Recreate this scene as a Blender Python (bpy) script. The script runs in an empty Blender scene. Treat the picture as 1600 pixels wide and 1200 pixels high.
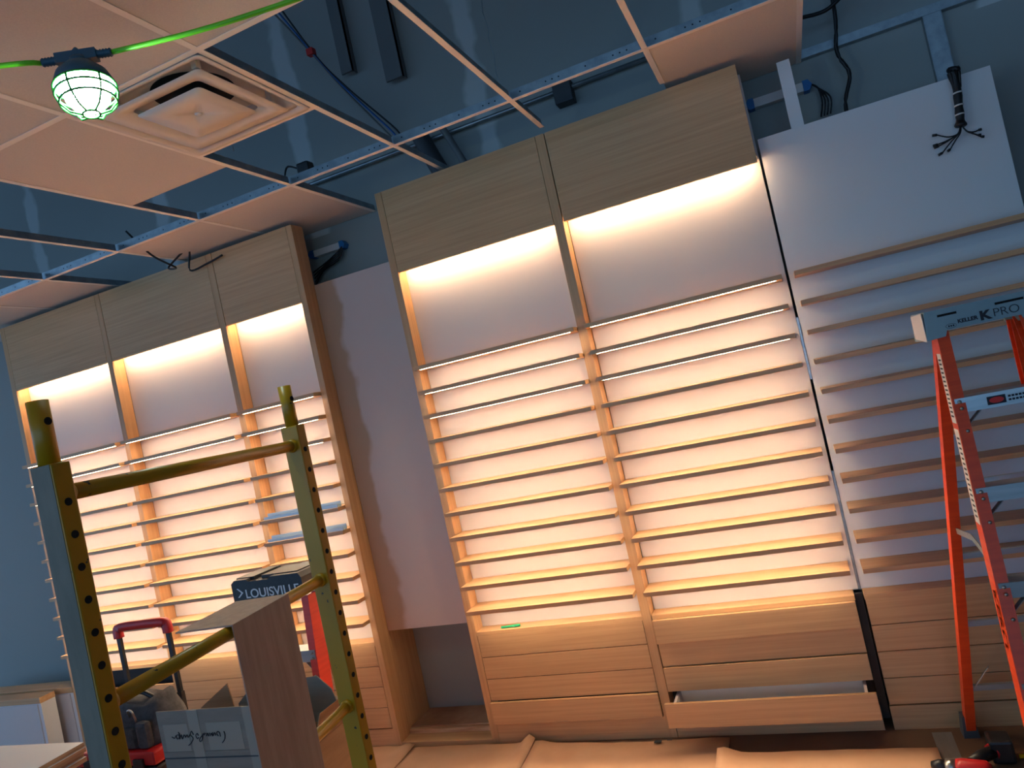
import bpy, bmesh, math, random
from mathutils import Vector, Matrix
random.seed(7)
scn = bpy.context.scene
C = scn.collection
H = 1.775                                   # eye height above the floor

# ------------------------------------------------------------------ camera
yaw, pit, rol, FPX = -0.369851, 0.0248405, -0.216784, 1142.33
fw = Vector((math.sin(yaw)*math.cos(pit), math.cos(yaw)*math.cos(pit), math.sin(pit)))
r0 = Vector((math.cos(yaw), -math.sin(yaw), 0)); u0 = r0.cross(fw)
rt = r0*math.cos(rol) + u0*math.sin(rol); up = rt.cross(fw)
cam = bpy.data.objects.new('camera', bpy.data.cameras.new('camera')); C.objects.link(cam)
cam.data.sensor_width = 36; cam.data.lens = FPX/1600*36; cam.data.clip_start = .02
M = Matrix((rt, up, -fw)).transposed().to_4x4(); M.translation = Vector((0, 0, H)); cam.matrix_world = M
scn.camera = cam
# ------------------------------------------------------------------ world, exposure
w = bpy.data.worlds.new('world'); scn.world = w; w.use_nodes = True
w.node_tree.nodes['Background'].inputs[0].default_value = (.22, .44, .76, 1)
w.node_tree.nodes['Background'].inputs[1].default_value = .42
scn.view_settings.view_transform = 'Standard'; scn.view_settings.look = 'None'
scn.view_settings.gamma = 1; scn.view_settings.use_curve_mapping = False; scn.view_settings.exposure = 2.0
LED = 19.0; BULB = 40.0

# ------------------------------------------------------------------ materials
def lin(c): return tuple(((v/255)/12.92 if v/255 <= .04045 else ((v/255+.055)/1.055)**2.4) for v in c)
MATS = {}
def mat(name, rgb, rough=.5, metal=0, var=.0, scale=(8, 8, 8), rgb2=None, bump=0, emit=None, spots=None, alpha=None):
    m = bpy.data.materials.new(name); m.use_nodes = True; nt = m.node_tree; b = nt.nodes['Principled BSDF']
    c = lin(rgb) + (1,); b.inputs['Base Color'].default_value = c
    b.inputs['Roughness'].default_value = rough; b.inputs['Metallic'].default_value = metal
    if emit:
        b.inputs['Emission Color'].default_value = emit[0] + (1,); b.inputs['Emission Strength'].default_value = emit[1]
    if rgb2 or bump or spots:
        tc = nt.nodes.new('ShaderNodeTexCoord'); mp = nt.nodes.new('ShaderNodeMapping'); mp.inputs['Scale'].default_value = scale
        oi = nt.nodes.new('ShaderNodeObjectInfo'); ad = nt.nodes.new('ShaderNodeVectorMath'); ad.operation = 'ADD'
        ml = nt.nodes.new('ShaderNodeMath'); ml.operation = 'MULTIPLY'; ml.inputs[1].default_value = 37.
        nt.links.new(oi.outputs['Random'], ml.inputs[0]); nt.links.new(tc.outputs['Object'], mp.inputs[0])
        nt.links.new(mp.outputs[0], ad.inputs[0]); nt.links.new(ml.outputs[0], ad.inputs[1])
        n = nt.nodes.new('ShaderNodeTexNoise'); n.inputs['Scale'].default_value = 1; n.inputs['Detail'].default_value = 5; n.inputs['Roughness'].default_value = .6
        nt.links.new(ad.outputs[0], n.inputs['Vector'])
        rp = nt.nodes.new('ShaderNodeValToRGB'); nt.links.new(n.outputs[0], rp.inputs[0])
        e = rp.color_ramp.elements
        if spots:
            e[0].position = spots[0]; e[1].position = spots[0]+.02; e[0].color = lin(spots[1]) + (1,); e[1].color = c
        else:
            e[0].position = .35; e[1].position = .65; e[0].color = c; e[1].color = lin(rgb2 or rgb) + (1,)
        nt.links.new(rp.outputs[0], b.inputs['Base Color'])
        if bump:
            bp = nt.nodes.new('ShaderNodeBump'); bp.inputs['Strength'].default_value = bump; bp.inputs['Distance'].default_value = .004
            nt.links.new(n.outputs[0], bp.inputs['Height']); nt.links.new(bp.outputs[0], b.inputs['Normal'])
    MATS[name] = m
    return m
mat('oak_h', (212, 168, 121), .42, scale=(1.6, 40, 75), rgb2=(198, 153, 107), bump=.08)
mat('oak_v', (208, 163, 116), .42, scale=(70, 70, 1.6), rgb2=(194, 148, 102), bump=.08)
mat('pine', (226, 190, 150), .6, scale=(3, 40, 40), rgb2=(176, 124, 84))
mat('plywood_edge', (200, 165, 130), .6, scale=(2, 2, 90), rgb2=(150, 108, 78))
mat('white_panel', (214, 205, 201), .38)
mat('white_melamine', (225, 225, 226), .4)
mat('primed_board', (196, 176, 168), .55, scale=(2, 2, 2), rgb2=(182, 160, 150), bump=.05)
mat('tile', (228, 215, 202), .85, scale=(160, 160, 160), rgb2=(221, 208, 195), bump=.1)
mat('grid_white', (252, 242, 230), .45)
mat('galvanized', (165, 172, 176), .38, .8, scale=(14, 14, 14), rgb2=(140, 148, 153))
mat('aluminium', (188, 196, 198), .34, .75, scale=(3, 60, 60), rgb2=(170, 180, 183))
mat('diffuser_white', (232, 220, 208), .42)
mat('black', (14, 14, 16), .5)
mat('black_plastic', (24, 25, 28), .42, scale=(40, 40, 40), rgb2=(32, 33, 36))
mat('dark_grey', (58, 60, 64), .6)
mat('grey_fabric', (78, 78, 82), .9, scale=(30, 30, 30), rgb2=(58, 58, 62), bump=.5)
mat('red_plastic', (186, 30, 34), .4)
mat('orange_fibre', (236, 78, 30), .38, scale=(4, 4, 60), rgb2=(222, 66, 24))
mat('red_fibre', (226, 62, 40), .4, scale=(4, 4, 60), rgb2=(210, 52, 34))
mat('yellow_paint', (184, 134, 8), .38, scale=(34, 34, 34), spots=(.31, (50, 46, 38)))
mat('yellow_plain', (214, 176, 26), .45)
mat('hole_black', (6, 6, 7), .9)
mat('cardboard', (158, 120, 86), .85, scale=(5, 5, 40), rgb2=(146, 108, 76), bump=.05)
mat('cardboard_grey_shaded', (132, 122, 112), .8, scale=(5, 5, 30), rgb2=(122, 112, 102))  # cardboard greyed: the carton front's shade and bluish light put into colour
mat('laminate_brown', (176, 148, 130), .55, scale=(50, 50, 6), rgb2=(160, 132, 115), bump=.05)
mat('kraft', (212, 168, 134), .8, scale=(3, 3, 3), rgb2=(202, 156, 122), bump=.1)
mat('floor_board', (120, 90, 68), .75, scale=(2, 2, 2), rgb2=(106, 78, 58), bump=.1)
mat('grey_tape', (128, 124, 118), .4, scale=(20, 4, 4), rgb2=(112, 108, 104))
mat('clear_tape', (148, 142, 132), .25)
mat('label_white', (222, 218, 212), .5)
mat('ink', (22, 22, 34), .6)
mat('text_white', (206, 210, 214), .5)
mat('cap_grey', (132, 158, 166), .42, scale=(6, 6, 6), rgb2=(122, 148, 157))
mat('rubber_grey', (74, 80, 86), .7)
mat('strap_grey', (104, 106, 106), .6)
mat('worn_grey', (134, 122, 104), .6, scale=(20, 20, 6), rgb2=(116, 106, 88))
mat('green_cord', (112, 214, 40), .4)
mat('green_cage', (8, 112, 14), .5)
mat('lamp_body', (38, 84, 104), .5)
mat('blue_plastic', (20, 104, 168), .45)
mat('blue_wire', (24, 84, 150), .5)
mat('cable_grey', (96, 96, 92), .6)
mat('red_tag', (200, 40, 36), .5)
mat('green_marker', (20, 170, 110), .5)
mat('steel', (170, 168, 162), .28, .9)
mat('led', (255, 240, 220), .5, emit=((1., .79, .53), LED))
mat('bulb', (240, 255, 250), .3, emit=((.68, .98, .98), BULB))
mat('glass_shade', (200, 255, 240), .3, emit=((.5, 1., .86), BULB*.25))
# drywall: grey board with paler, ragged joint-compound bands
def drywall(name, base, band, bands, pos=.045, zmin=.45):
    m = bpy.data.materials.new(name); m.use_nodes = True; nt = m.node_tree; b = nt.nodes['Principled BSDF']; b.inputs['Roughness'].default_value = .8
    tc = nt.nodes.new('ShaderNodeTexCoord'); sx = nt.nodes.new('ShaderNodeSeparateXYZ'); nt.links.new(tc.outputs['Object'], sx.inputs[0])
    nz = nt.nodes.new('ShaderNodeTexNoise'); nz.inputs['Scale'].default_value = 3.2; nz.inputs['Detail'].default_value = 3
    nt.links.new(tc.outputs['Object'], nz.inputs['Vector'])
    pp = nt.nodes.new('ShaderNodeMath'); pp.operation = 'PINGPONG'; pp.inputs[1].default_value = bands[1]/2
    ad = nt.nodes.new('ShaderNodeMath'); ad.operation = 'ADD'; ad.inputs[1].default_value = bands[0]
    nt.links.new(sx.outputs[0], ad.inputs[0]); nt.links.new(ad.outputs[0], pp.inputs[0])
    m2 = nt.nodes.new('ShaderNodeMath'); m2.operation = 'MULTIPLY_ADD'; m2.inputs[1].default_value = .22; m2.inputs[2].default_value = -.11
    nt.links.new(nz.outputs[0], m2.inputs[0])
    a2 = nt.nodes.new('ShaderNodeMath'); a2.operation = 'ADD'; nt.links.new(pp.outputs[0], a2.inputs[0]); nt.links.new(m2.outputs[0], a2.inputs[1])
    rp = nt.nodes.new('ShaderNodeValToRGB'); e = rp.color_ramp.elements
    e[0].position = pos; e[1].position = pos+.03; e[0].color = lin(band)+(1,); e[1].color = lin(base)+(1,)
    lt = nt.nodes.new('ShaderNodeMath'); lt.operation = 'LESS_THAN'; lt.inputs[1].default_value = zmin; nt.links.new(sx.outputs[2], lt.inputs[0])
    a3 = nt.nodes.new('ShaderNodeMath'); a3.operation = 'ADD'; nt.links.new(a2.outputs[0], a3.inputs[0]); nt.links.new(lt.outputs[0], a3.inputs[1])
    nt.links.new(a3.outputs[0], rp.inputs[0]); nt.links.new(rp.outputs[0], b.inputs['Base Color'])
    MATS[name] = m
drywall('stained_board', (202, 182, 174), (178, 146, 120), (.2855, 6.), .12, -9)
drywall('drywall', (150, 152, 148), (186, 188, 186), (-.25, 1.22))

# ------------------------------------------------------------------ helpers
def link(o, parent=None):
    C.objects.link(o)
    if parent: o.parent = parent
    return o
def ploc(parent): return parent.location if parent else Vector((0, 0, 0))
def wloc(parent):
    v = Vector((0, 0, 0))
    while parent: v = v + parent.location; parent = parent.parent
    return v
def tag(o, label, cat=None, group=None, kind=None):
    if label: o['label'] = label
    if cat: o['category'] = cat
    if group: o['group'] = group
    if kind: o['kind'] = kind
    return o
def thing(name, label, cat, loc, group=None):
    o = bpy.data.objects.new(name, None); o.empty_display_size = .1; o.location = loc
    return tag(link(o), label, cat, group)
def finish(name, me, m, parent, loc, smooth=False):
    o = bpy.data.objects.new(name, me)
    if len(me.materials) == 0: me.materials.append(MATS[m])
    if smooth:
        for p in me.polygons: p.use_smooth = True
    link(o, parent); o.location = Vector(loc) - wloc(parent)
    return o
CACHE = {}
def box(name, x0, x1, y0, y1, z0, z1, m, parent=None, bev=0):
    d = (round(abs(x1-x0), 4), round(abs(y1-y0), 4), round(abs(z1-z0), 4)); key = d + (m, bev)
    if key not in CACHE:
        bm = bmesh.new(); bmesh.ops.create_cube(bm, size=1)
        bmesh.ops.scale(bm, vec=d, verts=bm.verts)
        if bev: bmesh.ops.bevel(bm, geom=bm.edges[:], offset=bev, segments=2, affect='EDGES', profile=.6)
        me = bpy.data.meshes.new(name); bm.to_mesh(me); bm.free(); CACHE[key] = me
    return finish(name, CACHE[key], m, parent, ((x0+x1)/2, (y0+y1)/2, (z0+z1)/2))
def raw(name, verts, faces, m, parent=None, smooth=False):
    c = sum((Vector(v) for v in verts), Vector())/len(verts)
    me = bpy.data.meshes.new(name); me.from_pydata([tuple(Vector(v)-c) for v in verts], [], faces); me.update()
    return finish(name, me, m, parent, c, smooth)
def frame_of(d, ref=Vector((0, 0, 1))):
    d = d.normalized()
    if abs(d.dot(ref)) > .98: ref = Vector((0, 1, 0))
    a = d.cross(ref).normalized(); return a, a.cross(d).normalized()
def sweep(name, pts, prof, m, parent=None, smooth=False, ref=Vector((0, 0, 1)), scale=None):
    """sweep a closed 2d profile (list of (a,b)) along a polyline"""
    pts = [Vector(p) for p in pts]; n = len(prof); vs = []; fs = []
    for i, p in enumerate(pts):
        d = (pts[min(i+1, len(pts)-1)] - pts[max(i-1, 0)])
        a, b = frame_of(d, ref); s = scale[i] if scale else 1
        vs += [p + a*(u*s) + b*(v*s) for u, v in prof]
    for i in range(len(pts)-1):
        for j in range(n):
            k = (j+1) % n; fs.append((i*n+j, i*n+k, (i+1)*n+k, (i+1)*n+j))
    fs.append(tuple(range(n-1, -1, -1))); fs.append(tuple((len(pts)-1)*n + j for j in range(n)))
    o = raw(name, vs, fs, m, parent)
    if smooth:
        for p in o.data.polygons:
            if len(p.vertices) == 4: p.use_smooth = True
    return o
def circ(r, n=12): return [(r*math.cos(2*math.pi*i/n), r*math.sin(2*math.pi*i/n)) for i in range(n)]
def tube(name, pts, r, m, parent=None, n=10, scale=None): return sweep(name, pts, circ(r, n), m, parent, True, scale=scale)
def smoothpts(pts, k=6):
    P = [Vector(p) for p in pts]; P = [P[0]] + P + [P[-1]]; out = []
    for i in range(1, len(P)-2):
        for s in range(k):
            t = s/k; a, b, c, d = P[i-1:i+3]
            out.append(.5*((2*b) + (c-a)*t + (2*a-5*b+4*c-d)*t*t + (3*b-a-3*c+d)*t**3))
    return out + [P[-2]]
def bar(name, p0, p1, wa, wb, m, parent=None, ref=Vector((0, 0, 1))):
    return sweep(name, [p0, p1], [(-wa/2, -wb/2), (wa/2, -wb/2), (wa/2, wb/2), (-wa/2, wb/2)], m, parent, ref=ref)
def lathe(name, prof, m, parent, loc, n=28, axis=None):
    vs = []; fs = []
    R = (axis.normalized().to_track_quat('Z', 'Y').to_matrix() if axis else Matrix.Identity(3))
    for r, z in prof: vs += [R @ Vector((r*math.cos(2*math.pi*i/n), r*math.sin(2*math.pi*i/n), z)) for i in range(n)]
    for i in range(len(prof)-1):
        for j in range(n): k = (j+1) % n; fs.append((i*n+j, i*n+k, (i+1)*n+k, (i+1)*n+j))
    fs.append(tuple(range(n-1, -1, -1))); fs.append(tuple((len(prof)-1)*n + j for j in range(n)))
    me = bpy.data.meshes.new(name); me.from_pydata([tuple(v) for v in vs], [], fs); me.update()
    return finish(name, me, m, parent, loc, True)
def text(name, s, size, m, parent, loc, rot, extr=.0006, bold=0, sx=1, outline=False):
    cu = bpy.data.curves.new(name, 'FONT'); cu.body = s; cu.size = size; cu.extrude = extr; cu.offset = bold
    cu.align_x = 'LEFT'; t = bpy.data.objects.new(name, cu); C.objects.link(t)
    me = bpy.data.meshes.new_from_object(t); bpy.data.objects.remove(t)
    me.transform(Matrix.Diagonal((sx, 1, 1, 1))); me.materials.clear()
    o = finish(name, me, m, parent, loc); o.rotation_euler = rot
    return o
def prism(name, outline, y0, y1, m, parent=None):
    """outline in (x, z), extruded along y"""
    n = len(outline); vs = [(x, y0, z) for x, z in outline] + [(x, y1, z) for x, z in outline]
    fs = [tuple(range(n)), tuple(range(2*n-1, n-1, -1))] + [(i, i+n, (i+1) % n + n, (i+1) % n) for i in range(n)]
    return raw(name, vs, fs, m, parent)
def struct(o): o['kind'] = 'structure'; return o

# ------------------------------------------------------------------ the room
YW, ZC = 3.893, H+1.307
struct(box('floor', -9, 3.4, -5, YW+.1, -.1, 0, 'floor_board'))
struct(box('wall_back', -9, 3.4, YW, YW+.12, 0, 5.2, 'drywall'))
struct(box('wall_right', 3.3, 3.42, -5, YW, 0, 5.2, 'drywall'))
struct(box('roof_deck', -9, 3.4, -5, YW+.12, 5.2, 5.3, 'dark_grey'))

# suspended ceiling: white tee bars with galvanized webs, loose tiles, open cells
TX = lambda k: -.303 - .6096*k
ceil = bpy.data.objects.new('ceiling', None); ceil.location = (-1.5, 1.5, ZC); struct(link(ceil))
ceil['label'] = 'suspended ceiling grid with several tiles missing'
def tee_y(x, y0, y1):
    f = box('tee_bar', x-.012, x+.012, y0, y1, ZC-.001, ZC+.001, 'grid_white', ceil)
    box('tee_web', x-.0015, x+.0015, y0, y1, ZC+.001, ZC+.040, 'galvanized', f)
def tee_x(y, x0, x1, hh=.040):
    f = box('tee_bar', x0, x1, y-.012, y+.012, ZC-.0015, ZC+.0005, 'grid_white', ceil)
    wv = box('tee_web', x0, x1, y-.0015, y+.0015, ZC+.0005, ZC+hh, 'galvanized', f)
    me = bpy.data.meshes.get('web_slots')
    vs = []; fs = []
    x = x0+.05; i = 0
    while x < x1-.05:
        for dx in ((0,), (-.03, 0, .03))[i % 2]:
            c = len(vs); cx = x+dx; cz = ZC+hh*.55
            vs += [(cx-.003, y-.0018, cz-.003), (cx+.003, y-.0018, cz-.003), (cx+.003, y-.0018, cz+.003), (cx-.003, y-.0018, cz+.003)]; fs.append((c, c+1, c+2, c+3))
        x += .1524; i += 1
    s = raw('web_slots', vs, fs, 'hole_black', f); s['kind'] = 'stuff'
ROWS = [-4.232, -3.013, -1.794, -.575, .643, 1.862, 3.087]
for y in ROWS: tee_x(y, TX(13), TX(-1) if y > 1 else TX(-5), .044)
for k in range(-1, 14):
    tee_y(TX(k), ROWS[0], ROWS[5])
    tee_y(TX(k), 1.874, 3.075)
for k in range(0, 14):
    tee_y(TX(k), 3.099, 3.52 if k < 2 else YW-.01)
tee_y(TX(-1), 3.099, YW-.01)
for k in range(-5, -1): tee_y(TX(k), ROWS[0], ROWS[5])
def tile(k, y0, y1, tilt=0):
    x1, x0 = TX(k-1)-.004, TX(k)+.004
    t = box('ceiling_tile', x0, x1, y0+.004, y1-.004, ZC+.002, ZC+.018, 'tile', ceil, .0015)
    if tilt: t.rotation_euler.x = tilt
for r in range(5):
    for k in range(-4, 14): tile(k, ROWS[r], ROWS[r+1])
tile(4, 1.862, 2.66)
for k in (0, 4, 5, 7, 8, 9, 10): tile(k, 3.087, YW-.005)
for k in range(9, 14): tile(k, 1.862, 3.087)
# short cross tee carrying the diffuser
box('tee_bar', TX(3)+.012, TX(2)-.012, 2.4625, 2.4865, ZC-.001, ZC+.001, 'grid_white', ceil)

# lay-in air diffuser
dc = Vector(((TX(3)+TX(2))/2, 2.1675, ZC))
D = thing('air_diffuser', 'square white stepped air diffuser set into the ceiling grid', 'air vent', dc)
def ring(name, ro, ri, z0, z1, m, parent, zi0=None):
    """square ring: outer half-size ro at z0, inner half-size ri at z1 with a soft slope"""
    vs = []; fs = []; t = .0015
    def sq(r, z, rad):
        out = []
        for cx, cy, a0 in ((1, 1, 0), (-1, 1, 90), (-1, -1, 180), (1, -1, 270)):
            for s in range(5):
                a = math.radians(a0 + s*22.5); out.append(dc + Vector((cx*(r-rad)+rad*math.cos(a), cy*(r-rad)+rad*math.sin(a), z)))
        return out
    loops = [sq(ro, z0, .02), sq((ro+ri)/2, z0+(z1-z0)*.25, .02), sq(ri, z1, .02), sq(ri, z1+t, .02), sq((ro+ri)/2, z0+(z1-z0)*.25+t*2, .02), sq(ro, z0+t, .02)]
    n = 20
    for l in loops: vs += l
    for i in range(6):
        for j in range(n):
            k = (j+1) % n; a = i*n; b = ((i+1) % 6)*n; fs.append((a+j, a+k, b+k, b+j))
    return raw(name, vs, fs, m, parent, True)
ring('frame', .294, .262, -.006, .004, 'diffuser_white', D)
ring('cone', .262, .235, .004, .075, 'diffuser_white', D)
box('back_pan', dc.x-.25, dc.x+.25, dc.y-.25, dc.y+.25, ZC+.075, ZC+.08, 'diffuser_white', D)
lathe('duct_neck', [(.15, 0), (.15, .001)], 'hole_black', D, dc+Vector((0, 0, .0735)), 40)
ring('louvre', .236, .158, -.010, .006, 'diffuser_white', D)
pl = ring('centre_plate', .150, .02, -.012, -.0115, 'diffuser_white', D)
box('plate_core', dc.x-.14, dc.x+.14, dc.y-.14, dc.y+.14, ZC-.0108, ZC-.0095, 'diffuser_white', pl)
lathe('knob', [(.011, 0), (.014, .004)], 'diffuser_white', pl, dc+Vector((0, 0, -.0155)), 16)
for sx, sy in ((-1, -1), (-1, 1), (1, -1), (1, 1)):
    box('spring_clip', dc.x+sx*.19-.012, dc.x+sx*.19+.012, dc.y+sy*.19-.012, dc.y+sy*.19+.012, ZC+.02, ZC+.073, 'diffuser_white', D, .004)

# things fixed to the wall above the ceiling and over the units
t = tag(box('wall_channel', .32, 3.2, YW-.04, YW, ZC+.005, ZC+.045, 'galvanized'), 'long galvanized channel fixed along the wall above the bare white panel', 'metal channel')
t = thing('metal_stud', 'wide galvanized metal stud standing behind the top of the white panel', 'metal stud', (.88, YW-.03, 2.3))
box('web', .845, .917, YW-.036, YW-.033, 2.3, 3.12, 'galvanized', t); box('flange', .843, .846, YW-.036, YW-.001, 2.3, 3.12, 'galvanized', t); box('flange', .916, .919, YW-.036, YW-.001, 2.3, 3.12, 'galvanized', t)
t = tag(box('support_batten', .197, .253, 3.64, 3.66, 2.2, 3.035, 'white_melamine'), 'pale upright batten beside the driver box above the white panel', 'batten')
def driver(x0, x1, z0, z1, label, wires, cat='led driver'):
    t = thing('led_driver', label, cat, ((x0+x1)/2, YW, z0))
    box('housing', x0, x1, YW-.045, YW, z0, z1, 'white_panel', t, .003)
    for a, s in ((x0, -1), (x1, 1)):
        prism('end_cap', [(a, z0-.004), (a+s*.025, z0-.004), (a+s*.04, (z0+z1)/2), (a+s*.025, z1+.004), (a, z1+.004)], YW-.05, YW, 'blue_plastic', t)
    for pts in wires: tube('wire', smoothpts(pts), .004, 'black', t, 6)
    return t
zz = 2.955
driver(.07, .30, zz-.022, zz+.022, 'white driver box with blue ends on the wall above white panel', [[(.335, YW-.04, zz), (.36, YW-.05, zz-.03), (.365+.012*i, YW-.05-.01*i, zz-.10), (.345+.014*i, YW-.06, zz-.17)] for i in range(4)])
driver(-2.60, -2.405, 2.925, 2.965, 'white driver box with trailing wires on the wall between the wood units', [[(-2.375, YW-.04, 2.945), (-2.42, YW-.06, 2.905-.012*i), (-2.50-.01*i, YW-.06, 2.87-.012*i), (-2.62, YW-.06, 2.83-.02*i)] for i in range(5)])
tag(tube('power_cable', smoothpts([(.5, YW-.1, 4.6), (.5, YW-.1, 3.6), (.497, YW-.09, 3.23), (.47, YW-.08, 3.05), (.50, YW-.08, 2.93), (.455, YW-.08, 2.8), (.45, YW-.1, 2.6)]), .009, 'black'), 'black cable dangling down the wall behind the white panel', 'cable')
tag(tube('power_cable', smoothpts([(-.1, YW-.3, 3.30), (.36, YW-.14, 3.235), (.52, YW-.13, 3.26), (.69, YW-.13, 3.40), (1.0, YW-.13, 3.75), (1.2, YW-.1, 4.4)]), .009, 'black'), 'black cable looping up across the open ceiling', 'cable')
t = thing('conduit_run', 'thin metal conduit with a dark junction box above the header panels', 'conduit', (-1.1, YW, 3.3))
tube('conduit', [(-3.9, YW-.03, 3.375), (.3, YW-.03, 3.36)], .012, 'galvanized', t); box('junction_box', -.89, -.79, YW-.08, YW, 3.28, 3.40, 'dark_grey', t, .004)
for xa, xb, zb, lb in ((-2.13, -2.05, 3.92, 'dark hanging metal strap beside the red tagged wires'), (-1.85, -1.735, 3.77, 'broad dark metal strap ending lower than its neighbour above the grid')):
    t = thing('hanging_stud', lb, 'metal strap', ((xa+xb)/2, YW-.05, zb))
    box('web', xa, xb, YW-.06, YW-.045, zb, 5.2, 'strap_grey', t); box('flange', xb-.006, xb, YW-.06, YW-.005, zb, 5.2, 'strap_grey', t)
t = thing('wire_bundle', 'grey and blue wires with a red tag hanging inside the open ceiling', 'wires', (-1.9, 3.5, 3.45))
for i in range(3): tube('wire', smoothpts([(-2.55+.05*i, YW-.25, 4.6), (-2.27+.006*i, YW-.12, 4.09), (-2.12+.012*i, YW-.1, 3.82), (-1.90+.03*i, YW-.08, 3.47), (-1.86+.012*i, YW-.08, 3.40)]), .006, ('cable_grey', 'blue_wire', 'black')[i], t, 6)
box('red_tag', -2.29, -2.245, YW-.14, YW-.10, 4.07, 4.11, 'red_tag', t, .003)
t = thing('duct_sleeve', 'dark flexible sleeve dropping behind the wood header panels', 'duct', (-1.6, YW-.15, 3.1))
tube('sleeve', smoothpts([(-1.70, YW-.10, 3.40), (-1.67, YW-.10, 3.3), (-1.60, YW-.10, 3.1)]), .05, 'dark_grey', t); tube('sleeve', smoothpts([(-1.56, YW-.10, 3.40), (-1.52, YW-.10, 3.3), (-1.45, YW-.10, 3.1)]), .02, 'strap_grey', t)
t = thing('junction_clamp', 'dark clamp with looped wires resting along the far ceiling bar', 'clamp', (-2.1, 3.11, ZC+.045))
box('body', -2.09, -2.02, 3.10, 3.16, ZC+.045, ZC+.10, 'black_plastic', t, .01); tube('wire', smoothpts([(-2.09, 3.12, ZC+.08), (-2.15, 3.12, ZC+.11), (-2.17, 3.11, ZC+.07), (-2.17, 3.11, ZC+.045)]), .005, 'black', t, 6)
t = tag(tube('cable_loop', smoothpts([(-3.32, 3.14, ZC+.12), (-3.28, 3.25, ZC-.02), (-3.22, 3.35, ZC-.10), (-3.34, 3.42, ZC-.06), (-3.2, 3.46, ZC+.02), (-3.24, 3.48, ZC-.10), (-3.12, 3.50, ZC-.09), (-3.0, 3.505, ZC-.07)]), .006, 'black'), 'tangled black cable hanging from an open cell over the wood header', 'cable')
for (x, y), lb in zip(((-.93, 3.03), (-2.05, 2.6), (-3.36, 2.4)), ('twisted hanger wire above the long bar meeting the wood headers', 'twisted hanger wire just behind the air diffuser', 'twisted hanger wire above a bare bar far from the diffuser')):
    tag(tube('hanger_wire', [(x+.004*math.sin(i*1.9), y+.004*math.cos(i*1.9), ZC+.03+i*.04) for i in range(20)] + [(x-.05, y+.1, 5.2)], .0016, 'galvanized', None, 5), lb, 'wire')

# ------------------------------------------------------------------ display wall units
YP, YB, YS = 3.53, 3.62, 3.462              # post front, back panel, shelf nose
ZT, ZV = H+.3627*YP, H+.2337*YP             # header top / bottom
ZL = H-.337*YP                              # underside of the ledge / top of the drawers
SH = [H+.0862*YS-.1333*k for k in range(11)]
DZ = [ZL-.119*i for i in range(5)]
def shelves(U, x0, x1, lit=True, tk=.021):
    for zt in SH:
        s = box('shelf', x0+.002, x1-.002, YS, YB, zt-tk, zt, 'oak_h', U, .001)
        if lit: box('led_strip', x0+.03, x1-.03, YS+.020, YS+.029, zt-tk-.0004, zt-tk+.002, 'led', s)
def header(U, x0, x1):
    box('header_panel', x0+.002, x1-.002, YP, YP+.019, ZV, ZT, 'oak_h', U, .001)
    s = box('soffit', x0, x1, YP+.019, YB, ZV+.03, ZV+.045, 'oak_h', U)
    box('led_strip', x0+.03, x1-.03, YP+.024, YP+.036, ZV+.024, ZV+.030, 'led', s)
def drawers(U, x0, x1, out=(0, 0, 0, 0), skip=()):
    box('ledge', x0, x1, YP, YB, ZL, ZL+.022, 'oak_h', U, .001)
    box('cavity_back', x0, x1, YB-.01, YB, .1, ZL, 'black', U)
    box('kick_board', x0, x1, YP+.002, YP+.02, 0, DZ[4]-.004, 'oak_h', U)
    for i in range(4):
        if i in skip: continue
        y = YP-out[i]
        d = box('drawer', x0+.0025, x1-.0025, y, y+.019, DZ[i+1]+.0035, DZ[i], 'oak_h', U, .0012)
        if out[i] > .05:
            za, zb = DZ[i+1]+.02, DZ[i]-.018
            box('drawer_side', x0+.035, x0+.048, y+.019, YB-.02, za, zb, 'white_panel', d); box('drawer_side', x1-.048, x1-.035, y+.019, YB-.02, za, zb, 'white_panel', d)
            box('drawer_base', x0+.048, x1-.048, y+.019, YB-.02, za, za+.012, 'white_melamine', d); box('drawer_back', x0+.048, x1-.048, YB-.034, YB-.021, za+.012, zb, 'white_melamine', d)
def post(U, x0, x1, name='post', y1=None, top=None):
    box(name, x0, x1, YP, y1 or YB, 0, top or ZT, 'oak_v', U, .001)

# three bays
A = thing('display_unit', 'oak wall display unit with three glowing bays and a missing top drawer', 'display unit', (-3.8, YP, 0), 'lit wall units')
post(A, -5.062, -5.02, 'side_panel'); post(A, -4.116, -4.076); post(A, -3.15, -3.106); post(A, -2.534, -2.496, 'side_panel', YB+.016); box('niche_side', -2.534, -2.496, YB+.016, YW-.003, 0, H-.3155*YB, 'oak_v', A)
for i, (a, b) in enumerate(((-5.02, -4.116), (-4.074, -3.15), (-3.104, -2.534))):
    box('back_panel', a, b, YB, YB+.016, ZL+.02, ZT-.02, 'white_panel', A); shelves(A, a, b); header(A, a, b)
    drawers(A, a, b, (0, 0, 0, 0), (0,) if i == 0 else ())
# two bays
B = thing('display_unit', 'oak wall display unit with two glowing bays and an open bottom drawer', 'display unit', (-.95, YP, 0), 'lit wall units')
post(B, -1.921, -1.88, 'side_panel'); post(B, -.963, -.917)
for i, (a, b) in enumerate(((-1.88, -.963), (-.914, .018))):
    box('back_panel', a, b+(.016 if i else 0), YB, YB+.016, ZL+.02, ZT-.02, 'white_panel', B); shelves(B, a, b); header(B, a, b+(.008 if i else 0))
    drawers(B, a, b-(.006 if i else 0), ((0, 0, 0, .022), (.02, 0, .012, .14))[i])
box('dark_gap_strip', .012, .045, YP+.03, YP+.045, .04, ZL+.02, 'black', B)  # black strip paints in the darkness of the void between the units
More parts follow.
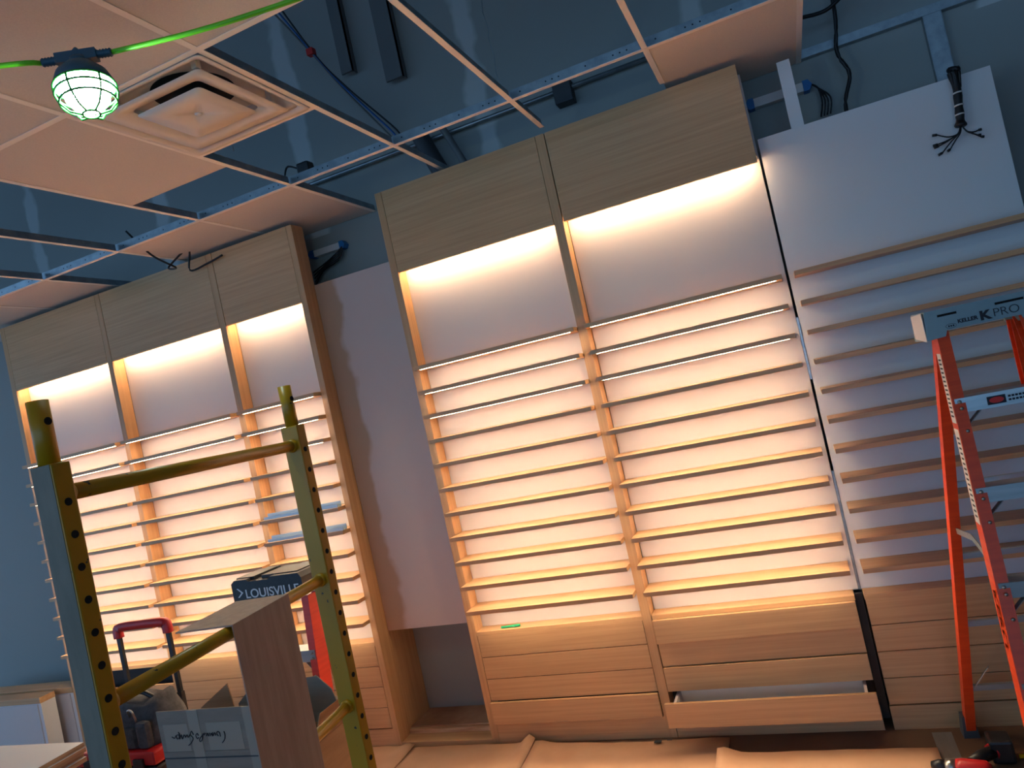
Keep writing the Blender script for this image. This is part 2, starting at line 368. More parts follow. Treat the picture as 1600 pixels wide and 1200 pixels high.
# bare bay without header and lamps
U3 = thing('display_unit', 'unlit display unit with bare white upper panel and dim wood shelves', 'display unit', (.5, YP, 0))
box('back_panel', .046, .985, YB, YB+.016, ZL+.02, H+.2605*YB, 'white_melamine', U3); shelves(U3, .066, .975, False); drawers(U3, .05, .985)
for za, zb in ((H-.19, H+.10), (ZL+.02, H-.62)):
    box('edge_strip', .0355, .0445, YB-.004, YB+.016, za, zb, 'aluminium', B)
# primed infill board and niche between the wood units
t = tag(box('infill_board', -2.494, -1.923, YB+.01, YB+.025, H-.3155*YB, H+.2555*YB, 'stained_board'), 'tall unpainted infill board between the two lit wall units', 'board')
t = thing('niche_base', 'raw plywood plinth with a wood lip at the bottom of the empty niche', 'plinth', (-2.2, 3.7, 0))
box('plinth', -2.494, -1.923, 3.66, YW-.004, .0, .056, 'plywood_edge', t); box('batten', -2.494, -1.923, 3.63, 3.66, .0, .05, 'pine', t); box('lip', -2.494, -1.923, YP, 3.63, 0, .026, 'oak_h', t)
# pieces lying on the shelves
for zt, a, b, lb in ((SH[5], -3.075, -2.545, 'aluminium channel lying on a shelf of the narrow bay, the higher one'), (SH[6], -3.08, -2.54, 'aluminium channel lying on a shelf of the narrow bay, the lower one')):
    t = thing('aluminium_channel', lb, 'metal channel', ((a+b)/2, 3.50, zt), 'aluminium channels on the shelves')
    box('web', a, b, 3.475, 3.515, zt+.0005, zt+.003, 'aluminium', t); box('flange', a, b, 3.512, 3.515, zt+.003, zt+.032, 'aluminium', t); box('flange', a, b, 3.475, 3.478, zt+.003, zt+.018, 'aluminium', t)
t = thing('marker_pen', 'small green marker lying on the ledge above the drawers', 'marker', (-1.67, 3.55, ZL+.022))
tube('barrel', [(-1.735, 3.550, ZL+.029), (-1.66, 3.556, ZL+.029)], .0065, 'green_marker', t, 8); tube('pen_cap', [(-1.66, 3.556, ZL+.029), (-1.63, 3.558, ZL+.029)], .0072, 'green_marker', t, 8)
# bundle of wires over the white panel
t = thing('wire_loom', 'tied bundle of black wires hanging over the top of the white panel', 'wire bundle', (.84, YB-.03, 2.42))
by = YB-.03
tube('loom', smoothpts([(.852, by+.004, 2.745), (.845, by+.002, 2.715), (.846, by, 2.66), (.838, by, 2.59), (.832, by, 2.53), (.828, by, 2.50)], 4), .022, 'black', t, 10, [1.15, 1.2, 1.15, 1.1, 1.0, .9, .8, .74, .72, .74, .8, .74, .7, .74, .82, .78, .7, .8, 1.05, 1.1, .9][:21])
for zz in (2.64, 2.588, 2.55): lathe('cable_tie', [(.0185, -.003), (.0185, .003)], 'label_white', t, (.842+(zz-2.62)*.12, by, zz), 14)
for i, (dx, dz) in enumerate(((-.095, .03), (-.10, -.01), (-.098, -.018), (-.09, -.05), (-.06, -.045), (.055, .0), (.05, -.02), (.058, -.03))):
    o = tube('loose_wire', smoothpts([(.83, by, 2.51), (.832+.2*dx, by-.005, 2.475), (.832+.6*dx, by-.008, 2.462+.3*dz), (.832+dx, by, 2.465+dz)], 5), .003, 'black', t, 6)
    e = Vector((.832+dx, by, 2.465+dz)); tube('connector', [e, e+Vector((.18*dx, 0, .1*dz))], .006, 'black_plastic', o, 6)
for i in range(3): tube('wire_fold', smoothpts([(.835+.012*i, by, 2.66), (.832+.016*i, by-.018, 2.72), (.84+.014*i, by, 2.745), (.846+.01*i, by+.012, 2.71)], 4), .005, 'black', t, 6)

# low cabinets beside the long unit
for y0, y1, x1, ht, lb in ((3.40, 3.505, -5.214, .455, 'low white cabinet with thick wood top in front of its twin by the blue wall'), (3.55, 3.68, -5.09, .455, 'low white cabinet behind another, touching the wall by the long unit')):
    t = thing('low_cabinet', lb, 'cabinet', (-5.7, y0, 0), 'low cabinets by the wall')
    box('carcass', -6.2, x1, y0, y1, 0, ht, 'white_melamine', t); tp = box('top', -6.2, x1+.004, y0-.006, y1, ht, ht+.04, 'oak_h', t, .002); box('front_panel', -6.17, x1-.03, y0-.006, y0, .04, ht-.006, 'white_panel', t)

# ------------------------------------------------------------------ work lamp on its cord
LP = Vector((-1.372, 1.268, H+.925))
L = thing('work_lamp', 'caged round work lamp glowing green white under the ceiling', 'lamp', LP)
ax = Vector((.10, -.06, -1)).normalized(); qa, qb = frame_of(ax, Vector((1, 0, 0)))
def lp(r, h, a): return LP + ax*h + (qa*math.cos(a) + qb*math.sin(a))*r
lathe('globe', [(.001, -.034), (.03, -.032), (.047, -.018), (.051, .005), (.046, .03), (.03, .047), (.001, .053)], 'bulb', L, LP, 24, ax)
cg = lathe('hood', [(.015, -.066), (.032, -.060), (.056, -.036), (.067, -.008), (.065, -.007), (.054, -.034), (.030, -.057)], 'lamp_body', L, LP, 28, ax)
cage = bpy.data.objects.new('cage', None); link(cage, L)
for r, h in ((.066, -.006), (.066, .012), (.060, .034), (.018, .064)): tube('cage_ring', [lp(r, h, 2*math.pi*i/32) for i in range(33)], .0026, 'green_cage', cage, 6)
for i in range(6): tube('cage_rib', [lp(r, h, i*math.pi/3+.3) for r, h in ((.066, -.006), (.066, .012), (.060, .034), (.042, .056), (.018, .064))], .0026, 'green_cage', cage, 6)
sk = LP - ax*.062
lathe('socket', [(.020, -.016), (.022, -.006), (.018, 0), (.026, .012)], 'lamp_body', L, sk, 20, ax)
dirc = Vector((.85, .50, .03)).normalized()
cx = sk + Vector((-.004, 0, .020))
bar('junction', cx-dirc*.045, cx+dirc*.045, .026, .024, 'lamp_body', L)
for s in (-1, 1):
    sl = tube('strain_relief', [cx+dirc*s*(.04+.0034*i) for i in range(12)], .0085, 'lamp_body', L, 10, [1 if i % 2 else 1.25 for i in range(12)])
lathe('hanging_eye', [(.003, 0), (.010, .003), (.003, .012)], 'lamp_body', L, cx+Vector((0, 0, .012)), 12)
eL = cx-dirc*.080; eR = cx+dirc*.080
cl = thing('extension_cord', 'bright green cord strung from the glowing work lamp past the air diffuser', 'cord', eR)
tube('cord', smoothpts([eR, (-1.10, 1.36, H+.995), (-.887, 1.453, H+1.023), (-.5, 1.63, H+1.09), (.0, 1.85, H+1.2), (.25, 1.95, H+1.29)]), .0062, 'green_cord', cl, 8)
cl = thing('extension_cord', 'bright green cord strung from the glowing work lamp away from the diffuser', 'cord', eL)
tube('cord', smoothpts([eL, (-1.505, 1.17, H+.996), (-1.9, .95, H+1.0), (-2.6, .55, H+1.1), (-3.2, .2, H+1.29)]), .0062, 'green_cord', cl, 8)

# ------------------------------------------------------------------ scaffold end frame
S = thing('scaffold', 'yellow scaffold with chipped rungs and rows of pin holes', 'scaffold', (-1.11, 1.13, 0))
PX, PY, TOP = .048, .032, H+.06
def hole_mesh():
    bm = bmesh.new(); bmesh.ops.create_cone(bm, cap_ends=True, segments=14, radius1=.0062, radius2=.0062, depth=.0012)
    bmesh.ops.rotate(bm, verts=bm.verts, matrix=Matrix.Rotation(math.pi/2, 3, 'Y')); me = bpy.data.meshes.new('pin_hole'); bm.to_mesh(me); bm.free(); return me
HM = hole_mesh()
posts = [(-1.083, .790), (-1.162, 1.476)]
for x, y in posts:
    p = box('post', x-PX/2, x+PX/2, y-PY/2, y+PY/2, .17, TOP, 'yellow_paint', S, .003)
    pn = tube('coupling_pin', [(x, y, TOP), (x, y, TOP+.100)], .0158, 'yellow_paint', S, 20)
    h = finish('pin_hole', HM, 'hole_black', pn, (x+.0157, y, TOP+.066))
    k = 0; z = TOP-.062
    while z > .25:
        finish('pin_hole', HM, 'hole_black', p, (x+PX/2+.0002, y, z)); z -= .0508
    st = lathe('caster_stem', [(.016, .10), (.016, .18)], 'steel', S, (x, y, 0), 12)
    lathe('caster_wheel', [(.045, -.016), (.06, -.012), (.06, .012), (.045, .016)], 'black_plastic', S, (x, y+.02, .06), 24, Vector((1, 0, 0)))
(xa, ya), (xb, yb) = posts
for z in (H+.012, H-.320, H-.630, H-.94, H-1.25, H-1.5):
    a = Vector((xa, ya+PY/2, z)); b = Vector((xb, yb-PY/2, z)); tube('rung', [a, b], .0132, 'yellow_paint', S, 16)
    for p, s in ((a, 1), (b, -1)): lathe('weld_collar', [(.0165, 0), (.0165, .004), (.0138, .010)], 'yellow_paint', S, p, 16, (b-a)*s)
box('worn_face', posts[0][0]-PX/2+.003, posts[0][0]+PX/2-.003, posts[0][1]-PY/2-.0008, posts[0][1]-PY/2, .2, TOP-.001, 'worn_grey', S)
# far end frame, side trusses and platform (left of the view)
posts2 = [(-2.93, .82), (-3.0, 1.50)]
for x, y in posts2:
    box('post', x-PX/2, x+PX/2, y-PY/2, y+PY/2, .17, TOP-1.0, 'yellow_paint', S, .003)
    lathe('caster_wheel', [(.045, -.016), (.06, -.012), (.06, .012), (.045, .016)], 'black_plastic', S, (x, y+.02, .06), 24, Vector((1, 0, 0))); lathe('caster_stem', [(.016, .10), (.016, .18)], 'steel', S, (x, y, 0), 12)
for (x0, y0), (x1, y1) in zip(posts, posts2): bar('side_rail', (x0-.024, y0, .56), (x1+.024, y1, .56), .03, .06, 'yellow_paint', S)
tube('rung', [(-2.93, .836, .6), (-3.0, 1.484, .6)], .0132, 'yellow_paint', S, 16)
box('deck', -2.94, -1.2, .80, 1.46, .592, .612, 'plywood_edge', S)

# L-shaped sheet hung over the middle rung
zt = H-.320+.0145; xs = lambda y: -1.083-.115*(y-.79)+.019
ya0, yb0 = 1.095, 1.290; t3 = .003
def sheet(y): x = xs(y); return [(x, y, .98), (x, y, zt), (x-.146, y, zt-.002)], [(x+t3, y, .98), (x+t3, y, zt+t3), (x-.146, y, zt+t3-.002)]
vs = []
for y in (ya0, yb0):
    a, b = sheet(y); vs += a + b
n0 = 6
fs = [(0, 3, 4, 1), (1, 4, 5, 2), (6, 7, 10, 9), (7, 8, 11, 10), (3, 9, 10, 4), (4, 10, 11, 5), (0, 1, 7, 6), (1, 2, 8, 7), (0, 6, 9, 3), (2, 5, 11, 8)]
tag(raw('folded_sheet', vs, fs, 'laminate_brown'), 'folded brown sheet hung over a scaffold rung', 'sheet')

# ------------------------------------------------------------------ carton with open flaps
bx0, bx1, by0, by1, bz = -2.452, -1.76, 2.0, 2.19, .933
K = thing('carton', 'tall open cardboard carton with upside-down handwriting and tape', 'box', ((bx0+bx1)/2, by0, 0))
rz = .78
box('wall_panel', bx0, bx1, by0, by0+.005, 0, rz, 'cardboard_grey_shaded', K); box('flap', bx0, bx1, by0, by0+.005, rz+.001, bz, 'cardboard_grey_shaded', K); box('wall_panel', bx0, bx1, by1-.005, by1, 0, rz, 'cardboard', K)
box('wall_panel', bx0, bx0+.005, by0+.005, by1-.005, 0, rz, 'cardboard', K); box('wall_panel', bx1-.005, bx1, by0+.005, by1-.005, 0, rz, 'cardboard', K)
box('base_panel', bx0, bx1, by0, by1, 0, .005, 'cardboard', K)
def flap(outl, off, m):
    n = len(outl); off = Vector(off)
    raw('flap', [Vector(p) for p in outl] + [Vector(p)+off for p in outl], [tuple(range(n)), tuple(range(2*n-1, n-1, -1))] + [(i, i+n, (i+1) % n+n, (i+1) % n) for i in range(n)], m, K)
flap([(bx0+.005, by1-.012, rz), (-2.26, by1-.012, rz), (-2.262, by1-.006, .86), (-2.28, by1, .947), (-2.43, by1-.006, .862)], (0, .004, 0), 'cardboard')
flap([(-2.25, by1-.002, rz), (-1.765, by1-.002, rz), (-1.80, by1+.004, .895), (-1.857, by1+.008, .945), (-2.17, by1+.006, .925), (-2.245, by1+.002, .865)], (0, .004, 0), 'cardboard_grey_shaded')
flap([(bx1-.004, by0+.004, rz), (bx1-.004, by1-.006, rz), (bx1+.045, by1-.006, .89), (bx1+.045, by0+.004, .89)], (.004, 0, .001), 'cardboard')
for x, w_ in ((-2.30, .05), (-2.04, .06), (-1.90, .03)): box('packing_tape', x, x+w_, by0-.0012, by0, .3, bz, 'clear_tape', K)
for z in (.79,): box('packing_tape', bx0, bx1, by0-.0016, by0-.0012, z-.035, z-.03, 'dark_grey', K)
for x, w_ in ((-2.43, .12), (-2.22, .16), (-1.98, .10)): box('print_block', x, x+w_, by0-.0009, by0, bz-.15, bz-.05, 'clear_tape', K)
def ink(strokes):
    for st in strokes:
        pts = []
        for px, py in st:
            X, Y = 160+px/7.27, 1060+py/7.27
            d = rt*((X-800)/FPX) - up*((Y-600)/FPX) + fw; p = d*((by0-.0022)/d.y); pts.append((p.x, p.y, p.z+H))
        tube('handwriting', smoothpts(pts, 4), .0017, 'ink', K, 5)
ink([[(1378, 600), (1392, 640), (1388, 690), (1362, 730)], [(1340, 660), (1330, 615), (1305, 603), (1300, 630), (1318, 655)],
     [(1290, 650), (1275, 615), (1262, 650)], [(1255, 612), (1250, 655), (1235, 620), (1225, 655)], [(1215, 618), (1205, 655), (1190, 620), (1180, 655)],
     [(1160, 640), (1130, 650), (1105, 690), (1112, 718), (1135, 690), (1140, 630), (1170, 625)], [(1090, 650), (1075, 625), (1060, 650), (1080, 685), (1095, 670)],
     [(1035, 640), (1010, 600), (1000, 640), (1030, 680), (1010, 730), (978, 762)], [(990, 640), (975, 670), (960, 640), (945, 670), (935, 640)],
     [(925, 640), (910, 690), (895, 640), (880, 690), (870, 640)], [(860, 610), (880, 650), (855, 690), (840, 650), (870, 640)], [(835, 650), (820, 680), (790, 665)]])

# ------------------------------------------------------------------ step ladders
def stepladder(T, o, xd, h, wt, wb, dt, db, mrail, n, cap_m, step0, dstep, rearw=.08, foot='rubber_grey'):
    """o: floor point under the centre of the front feet; xd: unit vector along the treads"""
    xd = Vector(xd).normalized(); yd = Vector((-xd.y, xd.x, 0)); Z = Vector((0, 0, 1))
    def P(u, v, z): return Vector(o) + xd*u + yd*v + Z*z
    fr = lambda s, z: P(s*(wb/2+(wt-wb)/2*z/h), (db-dt)/2*0 + dt*z/h, z)
    rr = lambda s, z: P(s*((wb+rearw)/2+(wt-.02-wb-rearw)/2*z/h), db - (db-dt-.045)*z/h, z)
    def chan(name, p0, p1, s, dep, fl):
        t_ = .004; a = -s
        prof = [(0, 0), (0, dep), (a*fl, dep), (a*fl, dep-t_), (a*t_, dep-t_), (a*t_, t_), (a*fl, t_), (a*fl, 0)]
        vs = []
        for p in (p0, p1): vs += [p + xd*(-u*-1) + yd*v for u, v in prof]
        k = len(prof); fs = [(i, (i+1) % k, (i+1) % k + k, i+k) for i in range(k)] + [(0, 1, 2, 3, 4, 5, 6, 7)[::-1], tuple(range(k, 2*k))]
        return raw(name, vs, fs, mrail, T)
    F = {}; Rr = {}
    for s in (-1, 1):
        F[s] = chan('front_rail', fr(s, .03), fr(s, h-.05), s, .072, .038)
        Rr[s] = chan('rear_rail', rr(s, .03), rr(s, h-.06), s, .05, .036)
        for q, nm in ((fr(s, 0), .072), (rr(s, 0), .05)):
            c = q - xd*s*.018 + yd*nm/2
            v0 = [c + xd*(.030*i) + yd*((nm/2+.010)*j) for i, j in ((-1, -1), (1, -1), (1, 1), (-1, 1))]; v1 = [c + xd*(.021*i) + yd*((nm/2+.003)*j) + Z*.085 for i, j in ((-1, -1), (1, -1), (1, 1), (-1, 1))]
            raw('foot', v0+v1, [(3, 2, 1, 0), (4, 5, 6, 7), (0, 1, 5, 4), (1, 2, 6, 5), (2, 3, 7, 6), (3, 0, 4, 7)], foot, T)
    for i in range(n):
        z = step0 - dstep*i; a, b = fr(-1, z), fr(1, z)
        vs = []
        prof = [(-.004, -.05), (-.004, .0), (.078, .0), (.078, -.03), (.075, -.03), (.075, -.003), (-.001, -.003), (-.001, -.05)]
        for p, s in ((a, 1), (b, -1)): vs += [p + xd*(s*.006) + yd*v + Z*q for v, q in prof]
        k = 8; stp = raw('step', vs, [(i_, (i_+1) % k, (i_+1) % k+k, i_+k) for i_ in range(k)] + [tuple(range(7, -1, -1)), tuple(range(8, 16))], 'aluminium', T)
        for s, p in ((-1, a), (1, b)):
            for dz in (-.012, -.034, -.11):
                lathe('rivet', [(.0065, 0), (.005, .004)], 'steel', F[s], p + xd*(-s*.020) + yd*(-.0005-.0045*(1 if dz > -.1 else 0)-.0) + Z*dz + yd*(dt/h*dz), 10, -yd)
            bar('brace', p - xd*s*.012 + yd*.012 + Z*(-.105) + yd*(dt/h*-.105), p - xd*s*.10 + yd*.02 + Z*(-.032), .016, .003, 'aluminium', stp)
        a, b = rr(-1, z-.06), rr(1, z-.06)
        if i < n: bar('rear_bar', a+yd*.03+xd*.006, b+yd*.03-xd*.006, .018, .022, 'aluminium', T)
    a, b = rr(-1, .30), rr(1, .30)
    for s in (-1, 1):
        bar('rear_brace', rr(s, .16)+yd*.028-xd*s*.012, P(s*.14, db-(db-dt-.045)*.3/h+.03, .31), .02, .004, 'aluminium', T)
        z = h*.52; pa = fr(s, z)+yd*.06-xd*s*.022; pb = rr(s, z+.02)-xd*s*.022
        md = (pa+pb)/2+Z*.035
        bar('spreader', pa, md, .004, .022, 'aluminium', T); bar('spreader', md, pb, .004, .022, 'aluminium', T)
    return P, fr, rr, F, xd, yd
ang = math.radians(2.5)
T1 = thing('step_ladder', 'tall orange fibreglass step ladder with teal-grey printed top cap', 'ladder', (.62, 2.9, 0))
P, fr, rr, F, xd, yd = stepladder(T1, (.622, 2.515, 0), (math.cos(ang), math.sin(ang), 0), 1.745, .285, .452, .418, .945, 'orange_fibre', 5, 'cap_grey', 1.462, .2955)
# top cap: front skirt higher in the middle, sides wrap the rails
zc0, zc1 = 1.672, 1.772; Z = Vector((0, 0, 1))
ue = .178; vf = .395; vb = .395+.215
def capvert(u, v, z): return P(u, v, z)
outl = [(-ue, zc0), (-ue+.058, zc0+.004), (-ue+.066, zc0+.024), (ue-.066, zc0+.024), (ue-.058, zc0+.004), (ue, zc0), (ue-.006, zc1), (-ue+.006, zc1)]
vs = [capvert(u, vf, z) for u, z in outl] + [capvert(u, vb, z) for u, z in outl]; k = len(outl)
cap = raw('top_cap', vs, [tuple(range(k)), tuple(range(2*k-1, k-1, -1))] + [(i, i+k, (i+1) % k+k, (i+1) % k) for i in range(k)], 'cap_grey', T1)
for u0_, u1_ in ((-ue+.045, -ue+.105), (ue-.135, ue-.05)):
    raw('tool_slot', [capvert(u, vf-.0012, z) for u, z in ((u0_, zc1-.026), (u1_, zc1-.026), (u1_, zc1-.018), (u0_, zc1-.018))], [(0, 1, 2, 3)], 'hole_black', cap)
raw('lit_end_face', [capvert(-ue-.002, v, z) for v, z in ((vf+.004, zc0-.004), (vb-.03, zc0+.01), (vb-.03, zc1-.006), (vf+.006, zc1-.002))] + [capvert(-ue, v, z) for v, z in ((vf+.004, zc0-.004), (vb-.03, zc0+.01), (vb-.03, zc1-.006), (vf+.006, zc1-.002))], [(0, 1, 2, 3), (7, 6, 5, 4), (0, 4, 5, 1), (1, 5, 6, 2), (2, 6, 7, 3), (3, 7, 4, 0)], 'label_white', cap)  # pale colour stands in for LED light on the cap's left end
RX = (math.pi/2, 0, ang)
text('lettering', 'KELLER', .018, 'ink', cap, capvert(-.076, vf-.001, zc0+.040), RX, .0004, .0007, 1.05)
text('lettering', 'K', .042, 'ink', cap, capvert(-.008, vf-.001, zc0+.034), RX, .0004, .002, 1.15)
text('lettering', 'PRO', .040, 'ink', cap, capvert(.031, vf-.001, zc0+.036), RX, .0004, -.0006, 1.05)
oval = [i*math.pi/10 for i in range(20)]
raw('rating_mark', [capvert(-.098+.017*math.cos(a), vf-.001, zc0+.036+.008*math.sin(a)) for a in oval], [tuple(range(20))], 'dark_grey', cap)
raw('rating_mark', [capvert(-.098+.0155*math.cos(a), vf-.0014, zc0+.036+.0065*math.sin(a)) for a in oval], [tuple(range(20))], 'cap_grey', cap)
for u_ in (-.107, -.100, -.093): raw('rating_mark', [capvert(u_+du, vf-.0018, zc0+.036+dz) for du, dz in ((0, -.003), (.005, -.003), (.005, .003), (0, .003))], [(0, 1, 2, 3)], 'ink', cap)
# labels on the left rail's outer web and on the top step
def on_web(z0_, z1_, m_, nm, off=.0012, a=.008, b=.064):
    p0, p1 = fr(-1, z0_), fr(-1, z1_)
    raw(nm, [p0-xd*off+yd*a, p0-xd*off+yd*b, p1-xd*off+yd*b, p1-xd*off+yd*a], [(0, 1, 2, 3)], m_, F[-1])
on_web(1.38, 1.62, 'label_white', 'warning_label'); on_web(1.05, 1.36, 'label_white', 'warning_label')
for i in range(14): on_web(1.40+.015*i, 1.406+.015*i, 'ink', 'label_print', .0016, .018, .055)
for i in range(16): on_web(1.07+.017*i, 1.077+.017*i, 'ink', 'label_print', .0016, .018, .05)
def rail_text(s, z, size):
    d = (fr(-1, z+.1)-fr(-1, z)).normalized(); o = text('lettering', s, size, 'ink', F[-1], fr(-1, z)+yd*.004-xd*.001, (0, 0, 0), .0004, .001, 1.2)
    # reading down the outer web: local x down the rail, local y toward the rear
    R = Matrix((-d, yd.cross(-d).cross(-d)*-1, -xd)).transposed()
    xax = -d; nz = -xd; yax = nz.cross(xax).normalized()
    o.rotation_euler = Matrix((xax, yax, nz)).transposed().to_euler()
    return o
o = rail_text('KPRO', .84, .06); o.location += Vector((0, .058, 0))
st = fr(-1, 1.462); n_ = -yd
raw('step_label', [st+xd*u+yd*-.0052+Z*z for u, z in ((.10, -.04), (.155, -.04), (.155, -.012), (.10, -.012))], [(0, 1, 2, 3)], 'ink', T1)
raw('step_label', [st+xd*(.1275+.022*math.cos(a))+yd*-.0058+Z*(-.026+.010*math.sin(a)) for a in [i*math.pi/8 for i in range(16)]], [tuple(range(16))], 'red_tag', T1)
for j in range(2):
    for i in range(9): raw('label_print', [st+xd*(.162+.0105*i+du)+yd*-.0055+Z*(-.020-.012*j+dz) for du, dz in ((0, -.004), (.008, -.004), (.008, .003), (0, .003))], [(0, 1, 2, 3)], 'ink', T1)

a2 = math.radians(-3)
T2 = thing('step_ladder', 'short red-orange step ladder with black cap behind the scaffold', 'ladder', (-2.335, 2.6, 0))
P2, fr2, rr2, F2, xd2, yd2 = stepladder(T2, (-2.325, 2.48, 0), (math.cos(a2), math.sin(a2), 0), 1.20, .355, .385, .12, .30, 'red_fibre', 3, 'black_plastic', .92, .30, -.05)
u2 = .203; v0, v1 = .07, .29; z0, z1 = 1.165, 1.262
ol = [(-u2, z0), (u2, z0), (u2, z1-.02), (u2-.015, z1), (.03, z1), (.02, z1-.010), (-.10, z1-.010), (-.11, z1), (-u2+.02, z1), (-u2, z1-.015)]
vs = [P2(u, v0, z) for u, z in ol] + [P2(u, v1, z) for u, z in ol]; k = len(ol)
cap2 = raw('top_cap', vs, [tuple(range(k)), tuple(range(2*k-1, k-1, -1))] + [(i, i+k, (i+1) % k+k, (i+1) % k) for i in range(k)], 'black_plastic', T2)
for u_ in (-.15, .0, .10): raw('tray_rim', [P2(u_+du, v0+.03+dv, z1+dz) for dz in (-.012, .004) for du, dv in ((-.045, 0), (.06, 0), (.06, .15), (-.045, .15))], [(0, 1, 5, 4), (1, 2, 6, 5), (2, 3, 7, 6), (3, 0, 4, 7), (4, 5, 6, 7)], 'black_plastic', cap2)
R2 = (math.pi/2, 0, a2)
text('lettering', 'LOUISVILLE', .055, 'text_white', cap2, P2(-.128, v0-.001, z0+.014), R2, .0004, .0006, 1.12)
raw('logo', [P2(u, v0-.001, z) for u, z in ((-.175, z0+.02), (-.15, z0+.04), (-.175, z0+.06), (-.165, z0+.06), (-.138, z0+.04), (-.165, z0+.02))], [(0, 1, 2, 3, 4, 5)], 'text_white', cap2)

# ------------------------------------------------------------------ rolling toolbox with a bag on it
G = thing('rolling_toolbox', 'red and black rolling toolbox with raised red-gripped handle', 'toolbox', (-3.25, 2.65, 0))
gx0, gx1, gy0, gy1 = -3.50, -2.98, 2.38, 2.70
box('body', gx0, gx1, gy0, gy1, .07, .53, 'black_plastic', G, .015); box('lid', gx0-.005, gx1+.005, gy0-.005, gy1, .535, .60, 'red_plastic', G, .012)
for x in (gx0+.08, gx1-.12): box('latch', x, x+.06, gy0-.018, gy0-.004, .47, .57, 'black_plastic', G, .004)
for x in (gx0+.02, gx1-.02): lathe('wheel', [(.06, -.02), (.085, -.016), (.085, .016), (.06, .02)], 'black_plastic', G, (x, gy1-.03, .0855), 24, Vector((1, 0, 0)))
for x in (-3.50, -3.155):
    bar('handle_tube', (x, 2.735, .12), (x, 2.735, .72), .03, .022, 'black_plastic', G); bar('handle_tube', (x, 2.735, .70), (x, 2.735, 1.04), .024, .016, 'black_plastic', G)
sw = [(x, 2.735+dy, z) for x, dy, z in ((-3.50, 0, 1.02), (-3.498, 0, 1.055), (-3.475, 0, 1.075), (-3.33, 0, 1.078), (-3.18, 0, 1.075), (-3.157, 0, 1.055), (-3.155, 0, 1.02))]
sweep('handle_grip', smoothpts(sw, 4), [(-.02, -.016), (.02, -.016), (.022, .0), (.02, .016), (-.02, .016), (-.022, 0)], 'red_plastic', G, True, ref=Vector((0, 1, 0)))
Bg = thing('tool_bag', 'slumped grey tool bag with metal clips sitting on the toolbox', 'bag', (-3.22, 2.54, .60))
n = 22; vs = []; fs = []
for j in range(9):
    s = j/8; z = .601 + .19*s
    for i in range(n):
        a = 2*math.pi*i/n; ca, sa = math.cos(a), math.sin(a); e = .55
        rx = .235*(1-.22*s*s)*(1+.05*math.sin(5*a+4*s)); ry = .13*(1-.30*s*s)*(1+.07*math.sin(4*a-6*s))
        vs.append((-3.22+rx*math.copysign(abs(ca)**e, ca), 2.54+ry*math.copysign(abs(sa)**e, sa), z+(.018*math.sin(3*a+1) if j == 8 else 0)))
for j in range(8):
    for i in range(n): k = (i+1) % n; fs.append((j*n+i, j*n+k, (j+1)*n+k, (j+1)*n+i))
fs += [tuple(range(n-1, -1, -1)), tuple(8*n+i for i in range(n))]
raw('body', vs, fs, 'grey_fabric', Bg, True)
for x, z, w_, h_ in ((-3.33, .602, .13, .11), (-3.17, .603, .14, .09), (-3.05, .602, .07, .12)): box('pocket', x-w_/2, x+w_/2, 2.39, 2.43, z, z+h_, 'grey_fabric', Bg, .018)
for x in (-3.28, -3.12): tube('clip', smoothpts([(x-.02, 2.425, .74), (x, 2.405, .775), (x+.025, 2.405, .77), (x+.03, 2.415, .72)], 4), .005, 'steel', Bg, 6)
tube('strap', smoothpts([(-3.36, 2.50, .78), (-3.28, 2.50, .82), (-3.15, 2.51, .82), (-3.07, 2.52, .78)]), .011, 'black_plastic', Bg, 8)

# ------------------------------------------------------------------ stacked boards on trestles
for i in range(4):
    z = .775-.08+.02*i
    t = thing('white_board', ('white melamine board at the bottom of the stack', 'white melamine board second from the bottom of the stack', 'white melamine board just under the top of the stack', 'white melamine board lying on top of the stack')[i], 'board', (-3.6, 1.9, z), 'boards on the trestles')
    dx = (.0, -.012, .006, 0)[i]
    box('core', -4.4+dx, -3.045+dx, 1.55, 2.125, z+.001, z+.0185, 'plywood_edge', t); box('face', -4.4+dx, -3.045+dx, 1.55, 2.125, z+.0185, z+.0199, 'white_melamine', t)
for x, lb in ((-3.32, 'wooden trestle under the near end of the board stack'), (-4.15, 'wooden trestle under the far end of the board stack')):
    t = thing('trestle', lb, 'trestle', (x, 1.84, 0), 'trestles')
    box('top_beam', x-.045, x+.045, 1.56, 2.12, .605, .694, 'pine', t, .003)
    for sy in (1.62, 2.06):
        for s in (-1, 1): bar('leg', (x+s*.03, sy, .66), (x+s*.19, sy+(.05 if sy > 1.8 else -.05), .001), .07, .025, 'pine', t, Vector((0, 1, 0)))

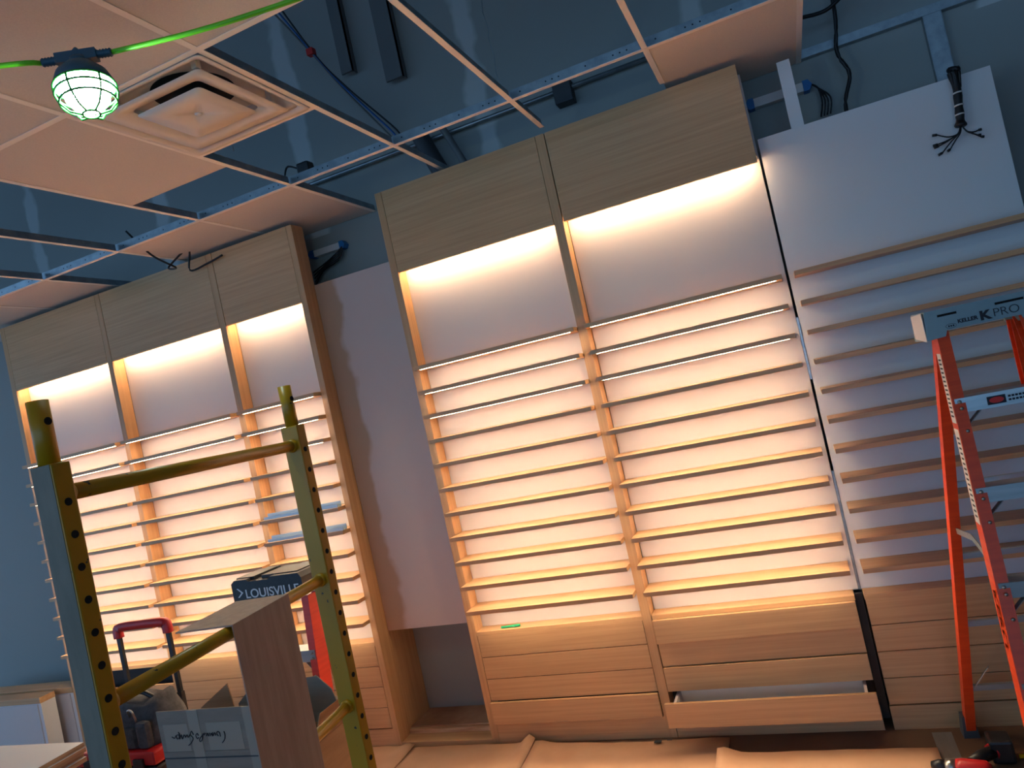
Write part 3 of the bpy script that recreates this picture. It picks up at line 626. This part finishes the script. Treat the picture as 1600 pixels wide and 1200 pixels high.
# ------------------------------------------------------------------ floor covering
def paper(lb, x0, x1, y0, y1, z, seed, curl=()):
    rnd = random.Random(seed); nx, ny = 26, 22; vs = []; fs = []
    for lay in (0, 1):
        for j in range(ny+1):
            for i in range(nx+1):
                u, v = i/nx, j/ny; x = x0+(x1-x0)*u; y = y0+(y1-y0)*v
                q = .004*math.sin(x*7+seed)*math.sin(y*5+seed*2)+.004
                if v > .98: y += .003*math.sin(x*9+seed)+.002*math.sin(x*31)
                zz_ = z+q*(.6+.4*v)
                for cu, wdt, hgt in curl:
                    zz_ += hgt*math.exp(-((u-cu)/wdt)**2)*max(0, (v-.93)/.07)
                vs.append((x, y, zz_-(.0025 if lay else 0)))
    N = (nx+1)*(ny+1)
    for j in range(ny):
        for i in range(nx):
            a = j*(nx+1)+i; fs.append((a, a+1, a+nx+2, a+nx+1)); fs.append((N+a, N+a+nx+1, N+a+nx+2, N+a+1))
    rim = [i for i in range(nx)] + [nx+(nx+1)*j for j in range(ny)] + [ny*(nx+1)+nx-i for i in range(nx)] + [(ny-j)*(nx+1) for j in range(ny)]
    for a, b in zip(rim, rim[1:]+rim[:1]): fs.append((a, N+a, N+b, b))
    return tag(raw('floor_paper', vs, fs, 'kraft', None, True), lb, 'floor covering', 'brown protective sheets on the floor')
paper('brown protective sheet with torn corner below the empty niche', -2.78, -2.405, .6, 3.522, .004, 1, [(.9, .12, .02)])
paper('brown protective sheet with curled tip before the closed drawers', -2.41, -1.66, .6, 3.512, .0045, 2, [(.96, .05, .05)])
pp = paper('brown protective sheet with printed squares before the open drawer', -1.655, -.66, .6, 3.492, .005, 3, [(.02, .05, .02)])
paper('brown protective sheet lifted at its corner, in front of the open drawer', -.70, .19, .6, 3.345, .012, 4, [(.03, .06, .03)])
for x, y, a_, b_ in ((-1.02, 3.455, .035, .026), (-.96, 3.475, .026, .012)): box('printed_mark', x, x+a_, y, y+b_, .0155, .0157, 'dark_grey', pp)
tag(box('floor_tape', .19, .265, 1.5, 3.495, .0005, .0015, 'grey_tape'), 'strip of grey tape stuck to the floor near the ladder foot', 'tape')

# ------------------------------------------------------------------ cordless drill
W = thing('cordless_drill', 'red and black cordless drill lying on the floor near ladder foot', 'drill', (.42, 3.25, 0))
dz = .045
box('battery', .465, .545, 3.33, 3.425, .004, .092, 'black_plastic', W, .010)
tube('grip', [(.48, 3.355, dz), (.425, 3.315, dz), (.385, 3.265, dz)], .024, 'black_plastic', W, 12); tube('grip_band', [(.478, 3.357, dz), (.468, 3.347, dz)], .030, 'red_plastic', W, 12)
tube('motor_housing', [(.44, 3.215, dz), (.425, 3.22, dz), (.35, 3.240, dz), (.33, 3.245, dz)], .034, 'red_plastic', W, 14, [.7, 1, 1, .9])
tube('gear_collar', [(.33, 3.245, dz), (.295, 3.254, dz)], .028, 'steel', W, 14); tube('chuck', [(.295, 3.254, dz), (.27, 3.26, dz), (.245, 3.267, dz)], .024, 'black_plastic', W, 14, [1, .95, .5])
for o_ in W.children: o_.location += Vector((-.10, -.105, 0))
tag(tube('yellow_rod', [(.462, 3.275, .009), (.70, 3.30, .009)], .008, 'yellow_plain', None, 8), 'short yellow rod lying on the floor beside the drill', 'rod')
